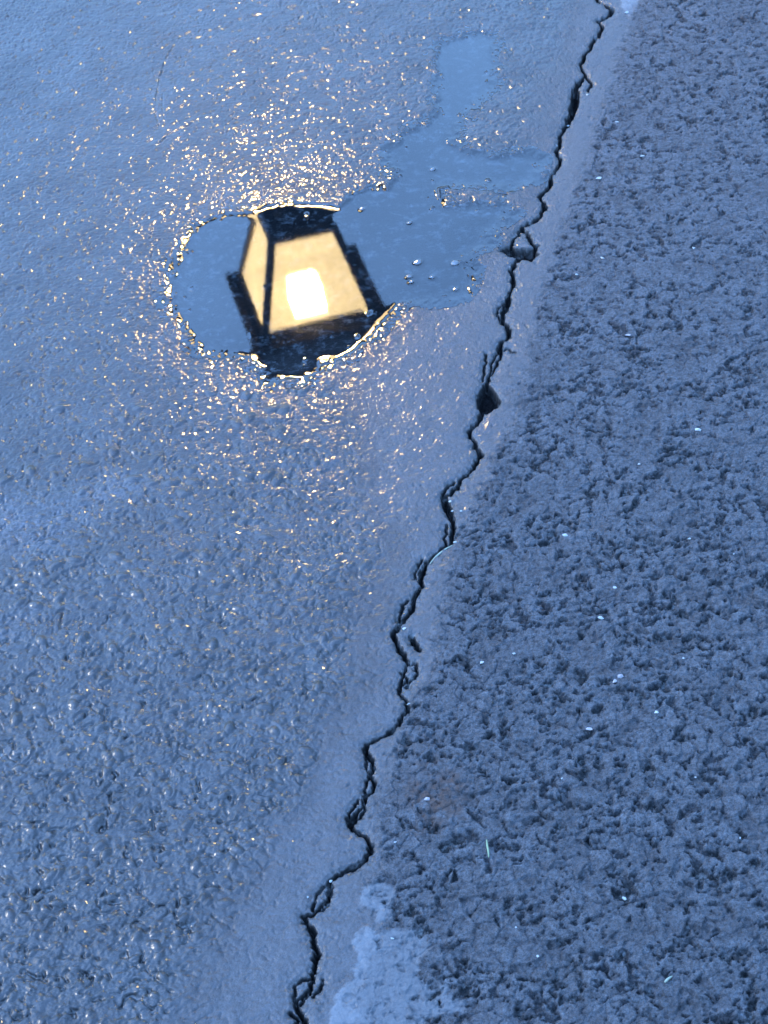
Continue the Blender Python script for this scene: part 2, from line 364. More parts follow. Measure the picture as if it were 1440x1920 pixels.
def fade_field(gx, gy):
    fx = ss(1.5, .75, np.abs(gx)); fy = ss(4.0, 2.9, gy) * ss(.1, .72, gy)
    return (fy[:, None] * fx[None, :] * .999 + .001).astype(np.float32)


FADE = fade_field(gx, gy)
X, Y, Z, A, D, SD = ground(gx, gy, FADE)


def add_mesh(name, X, Y, Z, face_mask, attrs, mat):
    ny, nx = Z.shape
    idx = np.arange(ny * nx, dtype=np.int32).reshape(ny, nx)
    q = np.stack([idx[:-1, :-1], idx[:-1, 1:], idx[1:, 1:], idx[1:, :-1]], -1)[face_mask]
    used = np.zeros(ny * nx, bool); used[q.ravel()] = True
    remap = np.cumsum(used, dtype=np.int64).astype(np.int32) - 1
    co = np.stack([X.ravel()[used], Y.ravel()[used], Z.ravel()[used]], 1).astype(np.float32)
    q = remap[q]
    me = bpy.data.meshes.new(name)
    me.vertices.add(len(co)); me.vertices.foreach_set('co', co.ravel())
    me.loops.add(q.size); me.loops.foreach_set('vertex_index', q.ravel())
    me.polygons.add(len(q)); me.polygons.foreach_set('loop_start', np.arange(0, q.size, 4, dtype=np.int32)); me.polygons.foreach_set('loop_total', np.full(len(q), 4, np.int32))
    me.polygons.foreach_set('use_smooth', np.ones(len(q), bool))
    me.update(calc_edges=True)
    for k, v in attrs.items():
        a = me.attributes.new(k, 'FLOAT', 'POINT'); a.data.foreach_set('value', v.ravel()[used].astype(np.float32))
    me.materials.append(mat)
    o = bpy.data.objects.new(name, me); C.objects.link(o); return o


# ------------------------------------------------------------------ materials
class NT:
    def __init__(s, name):
        s.m = bpy.data.materials.new(name); s.m.use_nodes = True; s.t = s.m.node_tree; s.t.nodes.clear()
        s.out = s.n('ShaderNodeOutputMaterial')

    def n(s, kind, **kw):
        nd = s.t.nodes.new(kind)
        for k, v in kw.items():
            if k in nd.inputs and not hasattr(nd, k): nd.inputs[k].default_value = v
            else: setattr(nd, k, v)
        return nd

    def l(s, a, b): s.t.links.new(a, b)

    def attr(s, k): return s.n('ShaderNodeAttribute', attribute_name=k).outputs['Fac']

    def math(s, op, a, b=None, c=None, clamp=False):
        nd = s.n('ShaderNodeMath', operation=op); nd.use_clamp = clamp
        for i, v in enumerate((a, b, c)):
            if v is None: continue
            if isinstance(v, (int, float)): nd.inputs[i].default_value = v
            else: s.l(v, nd.inputs[i])
        return nd.outputs[0]

    def mix(s, f, a, b):
        nd = s.n('ShaderNodeMix', data_type='RGBA')
        for i, v in ((0, f), (6, a), (7, b)):
            if isinstance(v, (int, float)): nd.inputs[i].default_value = v
            elif isinstance(v, tuple): nd.inputs[i].default_value = (*v, 1)
            else: s.l(v, nd.inputs[i])
        return nd.outputs[2]

    def noise(s, scale, detail=2, rough=.5, vec=None):
        nd = s.n('ShaderNodeTexNoise'); nd.inputs['Scale'].default_value = scale; nd.inputs['Detail'].default_value = detail; nd.inputs['Roughness'].default_value = rough
        s.l(vec if vec else s.obj, nd.inputs['Vector']); return nd.outputs['Fac']

    @property
    def obj(s):
        if not hasattr(s, '_o'): s._o = s.n('ShaderNodeTexCoord').outputs['Object']
        return s._o


def pavement_material(name, sealed):
    t = NT(name)
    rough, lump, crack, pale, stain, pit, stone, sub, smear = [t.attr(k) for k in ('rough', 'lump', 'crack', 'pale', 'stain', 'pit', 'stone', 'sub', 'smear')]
    n1 = t.noise(30, 4, .6); n2 = t.noise(260, 3, .6); n3 = t.noise(900, 2, .6)
    grain = t.math('ADD', t.math('MULTIPLY', n2, .6), t.math('MULTIPLY', n3, .8))           # about .7
    g = t.math('MULTIPLY_ADD', grain, 4.2, -2.0, clamp=False); g = t.math('MAXIMUM', g, .15)
    # open asphalt: bitumen hollows, painted darker to deepen their shade; dusty worn stone faces
    dry = t.mix(t.math('MULTIPLY', stone, .8), DRY_A, DRY_B)
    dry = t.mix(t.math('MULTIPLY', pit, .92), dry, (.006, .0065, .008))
    seal = t.mix(n1, SEAL_A, SEAL_B)
    wet = (.008, .0085, .010)
    col = t.mix(rough, seal, dry)
    col = t.mix(t.math('MULTIPLY', lump, .85), col, t.mix(t.math('MULTIPLY', smear, t.math('MULTIPLY_ADD', n2, 1.2, -.3, clamp=True)), wet, (.065, .07, .085)))
    vm = t.n('ShaderNodeVectorMath', operation='SCALE'); t.l(col, vm.inputs[0]); t.l(g, vm.inputs['Scale'])
    col = vm.outputs[0]
    col = t.mix(t.math('MULTIPLY', stain, t.math('MULTIPLY_ADD', n2, 1.8, .05, clamp=True)), col, (.036, .020, .014))
    pg = t.mix(n2, (.050, .057, .066), (.125, .133, .14))
    col = t.mix(t.math('MULTIPLY', pale, .85), col, pg)
    vein = t.math('MULTIPLY', t.math('SUBTRACT', t.noise(75, 5, .75), .52, clamp=True), 6, clamp=True)
    col = t.mix(sub, col, t.mix(vein, (.008, .010, .0115), (.14, .15, .155)))
    col = t.mix(t.math('MULTIPLY', crack, .95), col, t.mix(n2, (.002, .002, .0025), (.0065, .0065, .007)))  # crack coloured near black to deepen the shade inside it
    p = t.n('ShaderNodeBsdfPrincipled')
    t.l(col, p.inputs['Base Color'])
    # roughness: wet film left, semi-gloss strip, dull right
    r = t.math('MULTIPLY_ADD', rough, .16, .50)
    r = t.math('MULTIPLY_ADD', lump, -.16, r)
    r = t.math('ADD', r, t.math('MULTIPLY', pale, .2), clamp=True)
    t.l(r, p.inputs['Roughness'])
    p.inputs['IOR'].default_value = 1.5
    spec = t.math('MULTIPLY', t.math('SUBTRACT', 1.0, crack, clamp=True), t.math('MULTIPLY_ADD', pit, -.4, .5))
    spec = t.math('MULTIPLY', spec, t.math('MULTIPLY_ADD', lump, -.75, 1)); t.l(spec, p.inputs['Specular IOR Level'])
    ct = t.math('MULTIPLY', t.math('MAXIMUM', lump, t.math('MULTIPLY_ADD', rough, -.35, .35)), t.math('MULTIPLY_ADD', t.noise(14, 3, .6), .7, .45), clamp=True)
    ct = t.math('MULTIPLY', ct, t.math('SUBTRACT', 1.0, crack, clamp=True))
    t.l(ct, p.inputs['Coat Weight']); p.inputs['Coat Roughness'].default_value = .07; p.inputs['Coat IOR'].default_value = 1.45
    b = t.n('ShaderNodeBump'); b.inputs['Strength'].default_value = 1; b.inputs['Distance'].default_value = .001
    hb = t.math('ADD', t.math('MULTIPLY', t.noise(1300, 2, .6), t.math('MULTIPLY_ADD', rough, .75, .40)), t.math('MULTIPLY', t.noise(550, 3, .65), t.math('MULTIPLY_ADD', rough, 1.0, .45)))
    t.l(hb, b.inputs['Height']); t.l(b.outputs[0], p.inputs['Normal'])
    b2 = t.n('ShaderNodeBump'); b2.inputs['Strength'].default_value = 1; b2.inputs['Distance'].default_value = .001
    t.l(t.math('MULTIPLY', t.noise(420, 2, .6), t.math('MULTIPLY', t.math('SUBTRACT', t.noise(28, 3, .6), .30, clamp=True), .06)), b2.inputs['Height']); t.l(b2.outputs[0], p.inputs['Coat Normal'])
    t.l(p.outputs[0], t.out.inputs[0]); return t.m


DRY_A, DRY_B = (.013, .0148, .0185), (.056, .064, .073)
SEAL_A, SEAL_B = (.009, .0105, .0135), (.022, .025, .029)


def water_material():
    t = NT('puddle_water')
    tr = t.n('ShaderNodeBsdfTransparent'); tr.inputs[0].default_value = (.62, .68, .72, 1)
    gl = t.n('ShaderNodeBsdfGlossy'); gl.inputs['Roughness'].default_value = .02; bw = t.n('ShaderNodeBump'); bw.inputs['Distance'].default_value = .00001; t.l(t.noise(170, 3, .7), bw.inputs['Height']); t.l(bw.outputs[0], gl.inputs['Normal']); gl.inputs[0].default_value = (1, 1, 1, 1)
    fr = t.n('ShaderNodeFresnel'); fr.inputs['IOR'].default_value = WATER_IOR
    mx = t.n('ShaderNodeMixShader'); t.l(fr.outputs[0], mx.inputs[0]); t.l(tr.outputs[0], mx.inputs[1]); t.l(gl.outputs[0], mx.inputs[2])
    t.l(mx.outputs[0], t.out.inputs[0]); return t.m


WATER_IOR = 1.56


def simple(name, col, rough=.5, metal=0, scale=60, var=.35, bump=.0, coat=0):
    t = NT(name); p = t.n('ShaderNodeBsdfPrincipled')
    n = t.noise(scale, 3, .6)
    c2 = tuple(min(1, c * (1 + var)) for c in col); c1 = tuple(c * (1 - var) for c in col)
    t.l(t.mix(n, c1, c2), p.inputs['Base Color']); p.inputs['Roughness'].default_value = rough; p.inputs['Metallic'].default_value = metal
    p.inputs['Coat Weight'].default_value = coat
    if bump:
        b = t.n('ShaderNodeBump'); b.inputs['Distance'].default_value = bump; t.l(n, b.inputs['Height']); t.l(b.outputs[0], p.inputs['Normal'])
    t.l(p.outputs[0], t.out.inputs[0]); return t.m


def pane_material():
    """seeded glass lit from inside: glows cream, the lamp shows through"""
    t = NT('lamp_glass')
    ln = t.n('ShaderNodeVectorMath', operation='DISTANCE'); t.l(t.obj, ln.inputs[0]); ln.inputs[1].default_value = (0, 0, .24)
    f = t.n('ShaderNodeMapRange'); t.l(ln.outputs['Value'], f.inputs[0]); f.inputs[1].default_value = .06; f.inputs[2].default_value = .30; f.inputs[3].default_value = 1.25; f.inputs[4].default_value = .62
    f2 = t.n('ShaderNodeMapRange'); t.l(ln.outputs['Value'], f2.inputs[0]); f2.inputs[1].default_value = .10; f2.inputs[2].default_value = .16; f2.inputs[3].default_value = .8; f2.inputs[4].default_value = 0; f2.interpolation_type = 'SMOOTHSTEP'
    n = t.noise(60, 3, .6)
    st = t.math('MULTIPLY', t.math('MULTIPLY', t.math('ADD', f.outputs[0], f2.outputs[0]), t.math('MULTIPLY_ADD', n, .7, .65)), PANE)
    em = t.n('ShaderNodeEmission'); em.inputs[0].default_value = (1, .75, .38, 1); t.l(st, em.inputs[1])
    tr = t.n('ShaderNodeBsdfTransparent'); tr.inputs[0].default_value = (1, .9, .75, 1)
    mx = t.n('ShaderNodeMixShader'); mx.inputs[0].default_value = .72
    t.l(tr.outputs[0], mx.inputs[1]); t.l(em.outputs[0], mx.inputs[2]); t.l(mx.outputs[0], t.out.inputs[0]); return t.m


PANE, BULB = 16.5, 2100.0


def bulb_material():
    t = NT('lamp_glow'); em = t.n('ShaderNodeEmission'); em.inputs[0].default_value = (1, .71, .34, 1)
    t.l(t.math('MULTIPLY', t.math('MULTIPLY_ADD', t.noise(20, 1), .2, .9), BULB), em.inputs[1]); t.l(em.outputs[0], t.out.inputs[0]); return t.m


M_seal = pavement_material('sealed_asphalt', True); M_open = M_seal.copy(); M_open.name = 'open_asphalt'
M_water = water_material()
M_metal = simple('black_lamp_metal', (.026, .023, .020), .45, .3, 80, .4, .0004)
M_pane = pane_material(); M_bulb = bulb_material()
M_white = simple('quartz_chip', (.23, .25, .245), .45, 0, 300, .15, .0003)
M_pink = simple('rosy_chip', (.20, .185, .19), .5, 0, 300, .2, .0003)
M_straw = simple('pale_straw', (.17, .20, .15), .6, 0, 200, .25)
M_green = simple('green_straw', (.13, .18, .10), .6, 0, 200, .25)
M_pebble = simple('wet_pebble', (.018, .02, .024), .12, 0, 200, .4, .0002, 1)

# ------------------------------------------------------------------ pavement meshes
cl = crack_w[np.argsort(crack_w[:, 1])]
xc = np.interp(Y, cl[:, 1], cl[:, 0])
slope_lo = (cl[6, 0] - cl[0, 0]) / (cl[6, 1] - cl[0, 1])
xc = np.where(Y < cl[0, 1], cl[0, 0] + np.clip(Y - cl[0, 1], -3, 0) * .25, xc); xc = np.where(Y > cl[-1, 1], cl[-1, 0] + np.clip(Y - cl[-1, 1], 0, 3) * .25, xc)
left = ((X < xc)[:-1, :-1])


def tag(o, label=None, cat=None, group=None, kind=None):
    for k, v in (('label', label), ('category', cat), ('group', group), ('kind', kind)):
        if v: o[k] = v
    return o


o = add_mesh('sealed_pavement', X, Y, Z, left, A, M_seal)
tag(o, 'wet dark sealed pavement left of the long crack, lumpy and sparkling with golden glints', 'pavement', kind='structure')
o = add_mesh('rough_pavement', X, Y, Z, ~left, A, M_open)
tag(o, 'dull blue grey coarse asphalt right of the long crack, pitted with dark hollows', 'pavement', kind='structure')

# ------------------------------------------------------------------ puddle
PEB = [(783, 492, 7.5, 'largest dark wet pebble poking out of the puddle, right of the lantern reflection'),
       (853, 494, 7, 'dark wet pebble in the puddle nearest the broken chip of the crack'),
       (767, 519, 5, 'small wet pebble in the puddle, upper one of a touching pair beside the lantern reflection'),
       (771, 529, 4, 'tiny wet pebble in the puddle, lower one of a touching pair beside the lantern reflection'),
       (810, 520, 4.5, 'small wet pebble in the puddle alone between the pebble pair and the crack'),
       (853, 543, 4.5, 'wet pebble at the lower right shore of the puddle with a golden glint'),
       (679, 392, 4.5, 'lone small wet pebble in the puddle just right of the lantern reflection top'),
       (812, 318, 5, 'lone wet pebble in the smooth upper middle of the puddle'),
       (768, 418, 4.5, 'small wet pebble in the puddle where a row of bumps points at the lantern'),
       (784, 566, 0, '')]
px = W(PUDDLE)
i0, i1 = np.searchsorted(gx, [px[:, 0].min() - .05, px[:, 0].max() + .05]); j0, j1 = np.searchsorted(gy, [px[:, 1].min() - .05, px[:, 1].max() + .05])
Xs, Ys, Zs = X[j0:j1, i0:i1], Y[j0:j1, i0:i1], Z[j0:j1, i0:i1].copy()
ww = np.zeros_like(Zs)
for a, b, r, _ in PEB:
    if r:
        x, y = at(a, b); R = r * scl((a, b)); d = np.hypot(Xs - x, Ys - y)
        ww = np.maximum(ww, .00035 * np.exp(-np.clip(d - R * .9, 0, 1) / .0022))
k = .00022                                     # meniscus: smooth maximum of bed and level
t_ = np.clip((Zs - 0) / k, -40, 40)
Zw = k * np.logaddexp(0, t_)
# meniscus climbs a short way before the shore
Zw = Zw + ww
# the shore line itself is drawn up softly over about two millimetres
def blur(a, n):
    for _ in range(n):
        a[1:-1] = (a[:-2] + 2 * a[1:-1] + a[2:]) / 4; a[:, 1:-1] = (a[:, :-2] + 2 * a[:, 1:-1] + a[:, 2:]) / 4
    return a
Zb = blur(Zw.copy(), 3)
land = blur((Zs > .0001).astype(np.float32), 40)
Zw = np.maximum(Zb + .00038 * land, Zs - .0002)
vis = (Zw - Zs > .00003) & (Zs < .0010) & (SD[j0:j1, i0:i1] < .02)
fm = vis[:-1, :-1] & vis[1:, :-1] & vis[:-1, 1:] & vis[1:, 1:]
o = add_mesh('puddle', Xs, Ys, Zw, fm, {}, M_water)
tag(o, 'shallow irregular rainwater puddle mirroring the lit lantern and the blue sky', 'puddle', kind='structure')

# ------------------------------------------------------------------ mesh helpers
def link(name, bm, mat, parent=None, smooth=False, bevel=0):
    me = bpy.data.meshes.new(name); bmesh.ops.recalc_face_normals(bm, faces=bm.faces[:]); bm.to_mesh(me); bm.free(); me.materials.append(mat)
    for p in me.polygons: p.use_smooth = smooth
    o = bpy.data.objects.new(name, me); C.objects.link(o)
    if parent: o.parent = parent
    if bevel:
        m = o.modifiers.new('bevel', 'BEVEL'); m.width = bevel; m.segments = 2; m.limit_method = 'ANGLE'
    return o


def frustum(bm, w0, z0, w1, z1, cx=0, cy=0, d0=None, d1=None):
    d0 = w0 if d0 is None else d0; d1 = w1 if d1 is None else d1
    v = [bm.verts.new((cx + sx * w, cy + sy * d, z)) for (w, d, z) in ((w0, d0, z0), (w1, d1, z1)) for sx, sy in ((-1, -1), (1, -1), (1, 1), (-1, 1))]
    for f in ((3, 2, 1, 0), (4, 5, 6, 7), (0, 1, 5, 4), (1, 2, 6, 5), (2, 3, 7, 6), (3, 0, 4, 7)): bm.faces.new([v[i] for i in f])
    return v


def bar(bm, a, b, r, n=4, r2=None):
    a = Vector(a); b = Vector(b); z = (b - a).normalized(); x = z.orthogonal().normalized()
    if n == 4: x = Vector((1, 1, 0)).normalized() if abs(z.z) > .6 else Vector((0, 0, 1)); x = (x - z * x.dot(z)).normalized()
    y = z.cross(x); r2 = r if r2 is None else r2
    ra = [bm.verts.new(a + (x * cos(2 * pi * i / n) + y * sin(2 * pi * i / n)) * r) for i in range(n)]
    rb = [bm.verts.new(b + (x * cos(2 * pi * i / n) + y * sin(2 * pi * i / n)) * r2) for i in range(n)]
    for i in range(n): bm.faces.new((ra[i], ra[(i + 1) % n], rb[(i + 1) % n], rb[i]))
    bm.faces.new(ra[::-1]); bm.faces.new(rb)


def tube(bm, pts, rad, n=8):
    rings = []
    for i, p in enumerate(pts):
        p = Vector(p); q = Vector(pts[min(i + 1, len(pts) - 1)]) - Vector(pts[max(i - 1, 0)]); z = q.normalized()
        x = z.cross(Vector((0, 0, 1))); x = x.normalized() if x.length > .05 else z.cross(Vector((0, 1, 0))).normalized(); y = z.cross(x)
        r = rad(i / (len(pts) - 1)) if callable(rad) else rad
        rings.append([bm.verts.new(p + (x * cos(2 * pi * k / n) + y * sin(2 * pi * k / n)) * r) for k in range(n)])
    for a, b in zip(rings[:-1], rings[1:]):
        for k in range(n): bm.faces.new((a[k], a[(k + 1) % n], b[(k + 1) % n], b[k]))
    bm.faces.new(rings[0][::-1]); bm.faces.new(rings[-1])


def lathe(bm, prof, n=24, cx=0, cy=0):
    rings = [[bm.verts.new((cx + r * cos(2 * pi * k / n), cy + r * sin(2 * pi * k / n), z)) for k in range(n)] for r, z in prof]
    for a, b in zip(rings[:-1], rings[1:]):
        for k in range(n): bm.faces.new((a[k], a[(k + 1) % n], b[(k + 1) % n], b[k]))
    bm.faces.new(rings[0][::-1]); bm.faces.new(rings[-1])


def empty(name, loc, rz=0):
    o = bpy.data.objects.new(name, None); o.empty_display_size = .1; C.objects.link(o); o.location = loc; o.rotation_euler = (0, 0, rz); return o


# ------------------------------------------------------------------ lantern (seen only mirrored in the puddle)
S = .80                                        # a small garden lantern, 21 cm panes, hanging low
LX, LY, LZ, YAW = -.1425 * S, 4.2884 * S, -H + (1.4498 + H) * S, .19174
wa, wb, wc, hh = .0879, .1558, .1882, .26
L = tag(empty('lantern', (LX, LY, LZ), YAW), 'lit black metal lantern with four tapered cream glass panes, mirrored in the puddle', 'lantern')
bm = bmesh.new(); frustum(bm, wa * .99, -.020, wa + .004, -.001); lathe(bm, [(.03, -.075), (.034, -.06), (.05, -.045), (.06, -.0205)], 20); link('base', bm, M_metal, L, bevel=.002)
bm = bmesh.new()
tt = .0105
for sx in (-1, 1):
    for sy in (-1, 1):
        bar(bm, (sx * (wa - .004), sy * (wa - .004), 0), (sx * (wb - .004), sy * (wb - .004), hh), .0135)
for (w, z, r) in ((wa - .005, .008, .011), (wb - .006, hh - .011, .012)):
    for sgn in (-1, 1):
        bar(bm, (-w, sgn * w, z), (w, sgn * w, z), r); bar(bm, (sgn * w, -w, z), (sgn * w, w, z), r)
link('frame', bm, M_metal, L, bevel=.0015)
for k in range(4):
    bm = bmesh.new(); a0 = wa - .012; a1 = wb - .012; z0, z1 = .012, hh - .012
    q = [(-a0, -(wa - .006), z0), (a0, -(wa - .006), z0), (a1, -(wb - .006), z1), (-a1, -(wb - .006), z1)]
    # slightly bowed sheet of glass, 8 x 8
    n = 8; g = [[None] * (n + 1) for _ in range(n + 1)]
    for i in range(n + 1):
        for j in range(n + 1):
            u, v = i / n, j / n
            p = (Vector(q[0]) * (1 - u) + Vector(q[1]) * u) * (1 - v) + (Vector(q[3]) * (1 - u) + Vector(q[2]) * u) * v
            p.y -= .002 * sin(pi * u) * sin(pi * v)
            g[i][j] = bm.verts.new(Matrix.Rotation(k * pi / 2, 3, 'Z') @ p)
    for i in range(n):
        for j in range(n): bm.faces.new((g[i][j], g[i + 1][j], g[i + 1][j + 1], g[i][j + 1]))
    link('glass_pane', bm, M_pane, L, True)
# roof: overhanging eave with an open middle, hollow pyramid above
bm = bmesh.new()
def ring_frame(bm, wo, wi, z0, z1):
    vo = [[bm.verts.new((sx * w, sy * w, z)) for sx, sy in ((-1, -1), (1, -1), (1, 1), (-1, 1))] for w, z in ((wi, z0), (wo, z0), (wo, z1), (wi, z1))]
    for a in range(4):
        b = (a + 1) % 4
        for i in range(4): j = (i + 1) % 4; bm.faces.new((vo[a][i], vo[a][j], vo[b][j], vo[b][i]))
ring_frame(bm, wc, wb - .016, hh + .001, hh + .024)
def shell(bm, prof):
    rs = [[bm.verts.new((sx * w, sy * w, z)) for sx, sy in ((-1, -1), (1, -1), (1, 1), (-1, 1))] for w, z in prof]
    for a, b in zip(rs[:-1], rs[1:]):
        for i in range(4): j = (i + 1) % 4; bm.faces.new((a[i], a[j], b[j], b[i]))
shell(bm, [(wc - .006, hh + .026), (wc * .86, hh + .075), (wc * .62, hh + .150), (wc * .34, hh + .195), (.012, hh + .21)])
link('roof', bm, M_metal, L)
bm = bmesh.new(); lathe(bm, [(.012, hh + .207), (.022, hh + .217), (.026, hh + .230), (.018, hh + .242), (.010, hh + .249), (.012, hh + .257), (.006, hh + .267)], 20); fin = link('finial', bm, M_metal, L, True)
bm = bmesh.new(); frustum(bm, .039, .213, .043, .292)
bl = link('bulb', bm, M_bulb, L, bevel=.003)
bm = bmesh.new(); lathe(bm, [(.024, .302), (.026, .33), (.02, .40), (.012, .425)], 16); link('lamp_holder', bm, M_metal, L, True)
L.scale = (S, S, S)

# the post that carries it: stands well right of it, the lantern hangs from its arm
PX, PY = 1.20, 3.62
lamp_top = LZ + (hh + .267) * S; top = lamp_top + .42
Po = tag(empty('lamp_post', (PX, PY, 0)), 'slim black post with a curved arm that carries the hanging lantern', 'lamp post')
bm = bmesh.new(); lathe(bm, [(.07, 0), (.07, .015), (.05, .035), (.034, .10), (.028, .15)], 24); link('post_base', bm, M_metal, Po, True)
bm = bmesh.new(); lathe(bm, [(.024, .145), (.021, .5), (.018, top + .20)], 20); link('post_shaft', bm, M_metal, Po, True)
bm = bmesh.new(); lathe(bm, [(.021, top + .20), (.027, top + .21), (.021, top + .225), (.009, top + .25), (.002, top + .27)], 20); link('post_cap', bm, M_metal, Po, True)
bm = bmesh.new()
dx, dy = LX - PX, LY - PY; pts = []
for i in range(25):
    u = i / 24; pts.append((dx * u, dy * u, top + .12 + .10 * sin(pi * min(1, u * 1.05)) - .095 * u ** 6))
tube(bm, pts, lambda t: .010 - .004 * t, 10); tube(bm, [(0, 0, top - .22), (dx * .1, dy * .1, top - .10), (dx * .2, dy * .2, top + .03), (dx * .28, dy * .28, top + .185)], .008, 8)
link('arm', bm, M_metal, Po, True)
bm = bmesh.new(); tube(bm, [(dx, dy, top + .035), (dx, dy, top - .15), (dx, dy, lamp_top - .003)], .012, 10); link('hanging_rod', bm, M_metal, Po, True)

# ------------------------------------------------------------------ loose things
def zat(x, y):
    i = np.searchsorted(gx, x); j = np.searchsorted(gy, y); return float(Z[j - 3:j + 4, i - 3:i + 4].max()), float(Z[j - 4:j + 5, i - 4:i + 5].mean())


def chip_mesh(r, seed, flat=.55, elong=1.0, ang=0, sub=1):
    rr = random.Random(seed); bm = bmesh.new()
    n = 16 if r > .0022 else 11
    for i in range(n):
        v = Vector((rr.gauss(0, 1), rr.gauss(0, 1), rr.gauss(0, 1))).normalized()
        v = Vector((v.x * r * elong * rr.uniform(.75, 1.1), v.y * r * rr.uniform(.75, 1.1), v.z * r * flat * rr.uniform(.8, 1.1)))
        v.rotate(Matrix.Rotation(ang, 3, 'Z')); bm.verts.new(v)
    res = bmesh.ops.convex_hull(bm, input=bm.verts[:])
    bmesh.ops.delete(bm, geom=[g for g in res['geom_interior'] if isinstance(g, bmesh.types.BMVert)], context='VERTS')
    return bm


CHIPS = [
    (1310, 810, 7, 1.7, 'w', 'long white wedge shaped chip high on the coarse asphalt'),
    (1198, 875, 5, 1.0, 'w', 'round bright white grain right of the crack bend below its large hole'),
    (1081, 519, 5, 1.0, 'w', 'single bright white grain right of the broken out chip of the crack'),
    (1301, 468, 5, 1.3, 'w', 'white flake alone on the upper right asphalt, above the pinkish flake'),
    (1130, 486, 5, 1.6, 'w', 'narrow white sliver standing in a dark pit of the upper asphalt'),
    (1177, 632, 6, 1.6, 'p', 'pinkish white flat flake on the upper coarse asphalt'),
    (1175, 27, 6, 1.3, 'w', 'pale chip beneath the light patch at the top edge'),
    (1102, 180, 4, 1.3, 'w', 'white fleck beside the uppermost hooked side crack'),
    (1065, 226, 5, 1.2, 'w', 'pale crumb lodged inside the wide upper stretch of the crack'),
    (1156, 232, 4, 1.8, 'w', 'thin white flake beside the dark ring-like pit near the top'),
    (1204, 296, 5, 1.7, 'w', 'white flake below the upper dark pits, alone on paler asphalt'),
    (1123, 338, 6, 1.7, 'w', 'slanted white splinter in the smooth margin right of the upper crack'),
    (1060, 1008, 6, 1.6, 'w', 'flat white flake left of a dark ring shaped pit at mid height'),
    (1153, 1106, 6, 1.1, 'w', 'angular snow white chip at mid height of the coarse asphalt'),
    (1127, 1162, 7, 1.5, 'w', 'long white chip just below the angular snow white one'),
    (1152, 1281, 8, 1.1, 'p', 'rosy white pebble, the left and lower of a touching pair'),
    (1163, 1271, 9, 1.2, 'p', 'rosy white pebble, the right and upper of a touching pair'),
    (1292, 1015, 5, 1.4, 'w', 'upright white grain in the right half beside a fine pit'),
    (1376, 1042, 4, 1.2, 'w', 'small white grain close to the right border at mid height'),
    (1231, 1341, 7, 1.2, 'w', 'rounded white chip below and right of the rosy pair'),
    (1105, 1372, 7, 1.5, 'p', 'dull whitish flake left of and below the rosy pair'),
    (1304, 1460, 4, 1.0, 'w', 'small round white grain above a trio of dark pits at lower right'),
    (1054, 1466, 4, 1.0, 'w', 'small round white grain below the longest black slit'),
    (1281, 1239, 4, 1.0, 'w', 'small white grain right of the cross shaped fissure'),
    (904, 1247, 6, 1.1, 'w', 'white crumb nearest the smooth margin at the middle of the crack'),
    (964, 1230, 4.5, 1.5, 'w', 'small white flake right of and above the crumb by the smooth margin'),
    (742, 1584, 5, 1.0, 'w', 'round white grain below the rust brown stain'),
    (577, 1684, 4.5, 1.0, 'w', 'lone round white grain on the smooth sealed surface left of the lower crack'),
    (735, 1762, 6, 1.3, 'w', 'white grain lying on the big pale patch'),
    (1170, 1685, 7, 1.3, 'w', 'brightest white half moon chip in the lower right asphalt'),
    (968, 1744, 4, 1.0, 'w', 'small white grain between the pale patch and the half moon chip'),
    (1009, 1797, 4.5, 1.3, 'w', 'small white grain at the tip of an oblong grey stone'),
    (1388, 1576, 4, 1.0, 'w', 'small white grain near the right border in the lower third'),
    (620, 1651, 5, 1.2, 'w', 'white crumb on the corner where the lower crack turns downward'),
    (803, 1503, 7, 1.8, 'p', 'pinkish flake in the middle of the rust brown stain'),
    (845, 941, 4.5, 1.5, 'w', 'white crumb on the right lip of the crack, topmost of a short row'),
    (848, 957, 4, 1.3, 'w', 'white crumb on the right lip of the crack, lower neighbour of the topmost one'),
    (865, 962, 4, 1.2, 'w', 'white crumb set off to the right of the short row by the crack'),
    (853, 1018, 5, 1.3, 'w', 'white crumb at the upper end of the long straw across the crack'),
    (758, 1181, 5, 1.4, 'w', 'white crumb beside the crack just above a separate black hole'),
    (766, 1321, 4, 1.5, 'w', 'white crumb on the crack corner above its long diagonal run'),
]
for i, (a, b, r, el, m, lab) in enumerate(CHIPS):
    x, y = at(a, b); R = r * scl((a, b)) * .66
    zt, zm = zat(x, y)
    o = link('stone_chip', chip_mesh(R, i + 3, .55, el, random.uniform(-.5, .5)), M_pink if m == 'p' else M_white)
    o.location = (x, y, zm * .4 + zt * .6 + R * .15); tag(o, lab, 'stone chip', 'pale stone chips scattered on the asphalt')

for i, (a, b, r, lab) in enumerate(PEB):
    if not r: continue
    x, y = at(a, b); R = r * scl((a, b))
    bm = bmesh.new(); bmesh.ops.create_icosphere(bm, subdivisions=3, radius=R)
    rr = random.Random(i); ph = [rr.uniform(0, 6) for _ in range(3)]
    for v in bm.verts:
        c = v.co / R; s_ = 1 + .13 * sin(2.3 * c.x + ph[0]) + .11 * sin(2.9 * c.y + ph[1]) + .08 * sin(3.7 * c.z + 2 * c.x + ph[2])
        v.co = Vector((c.x * 1.15, c.y, c.z * .34)) * R * s_
    o = link('wet_pebble', bm, M_pebble, None, True); o.location = (x, y, .0006); o.rotation_euler = (0, 0, rr.uniform(0, 3))
    tag(o, lab, 'pebble', 'small pebbles standing in the puddle')


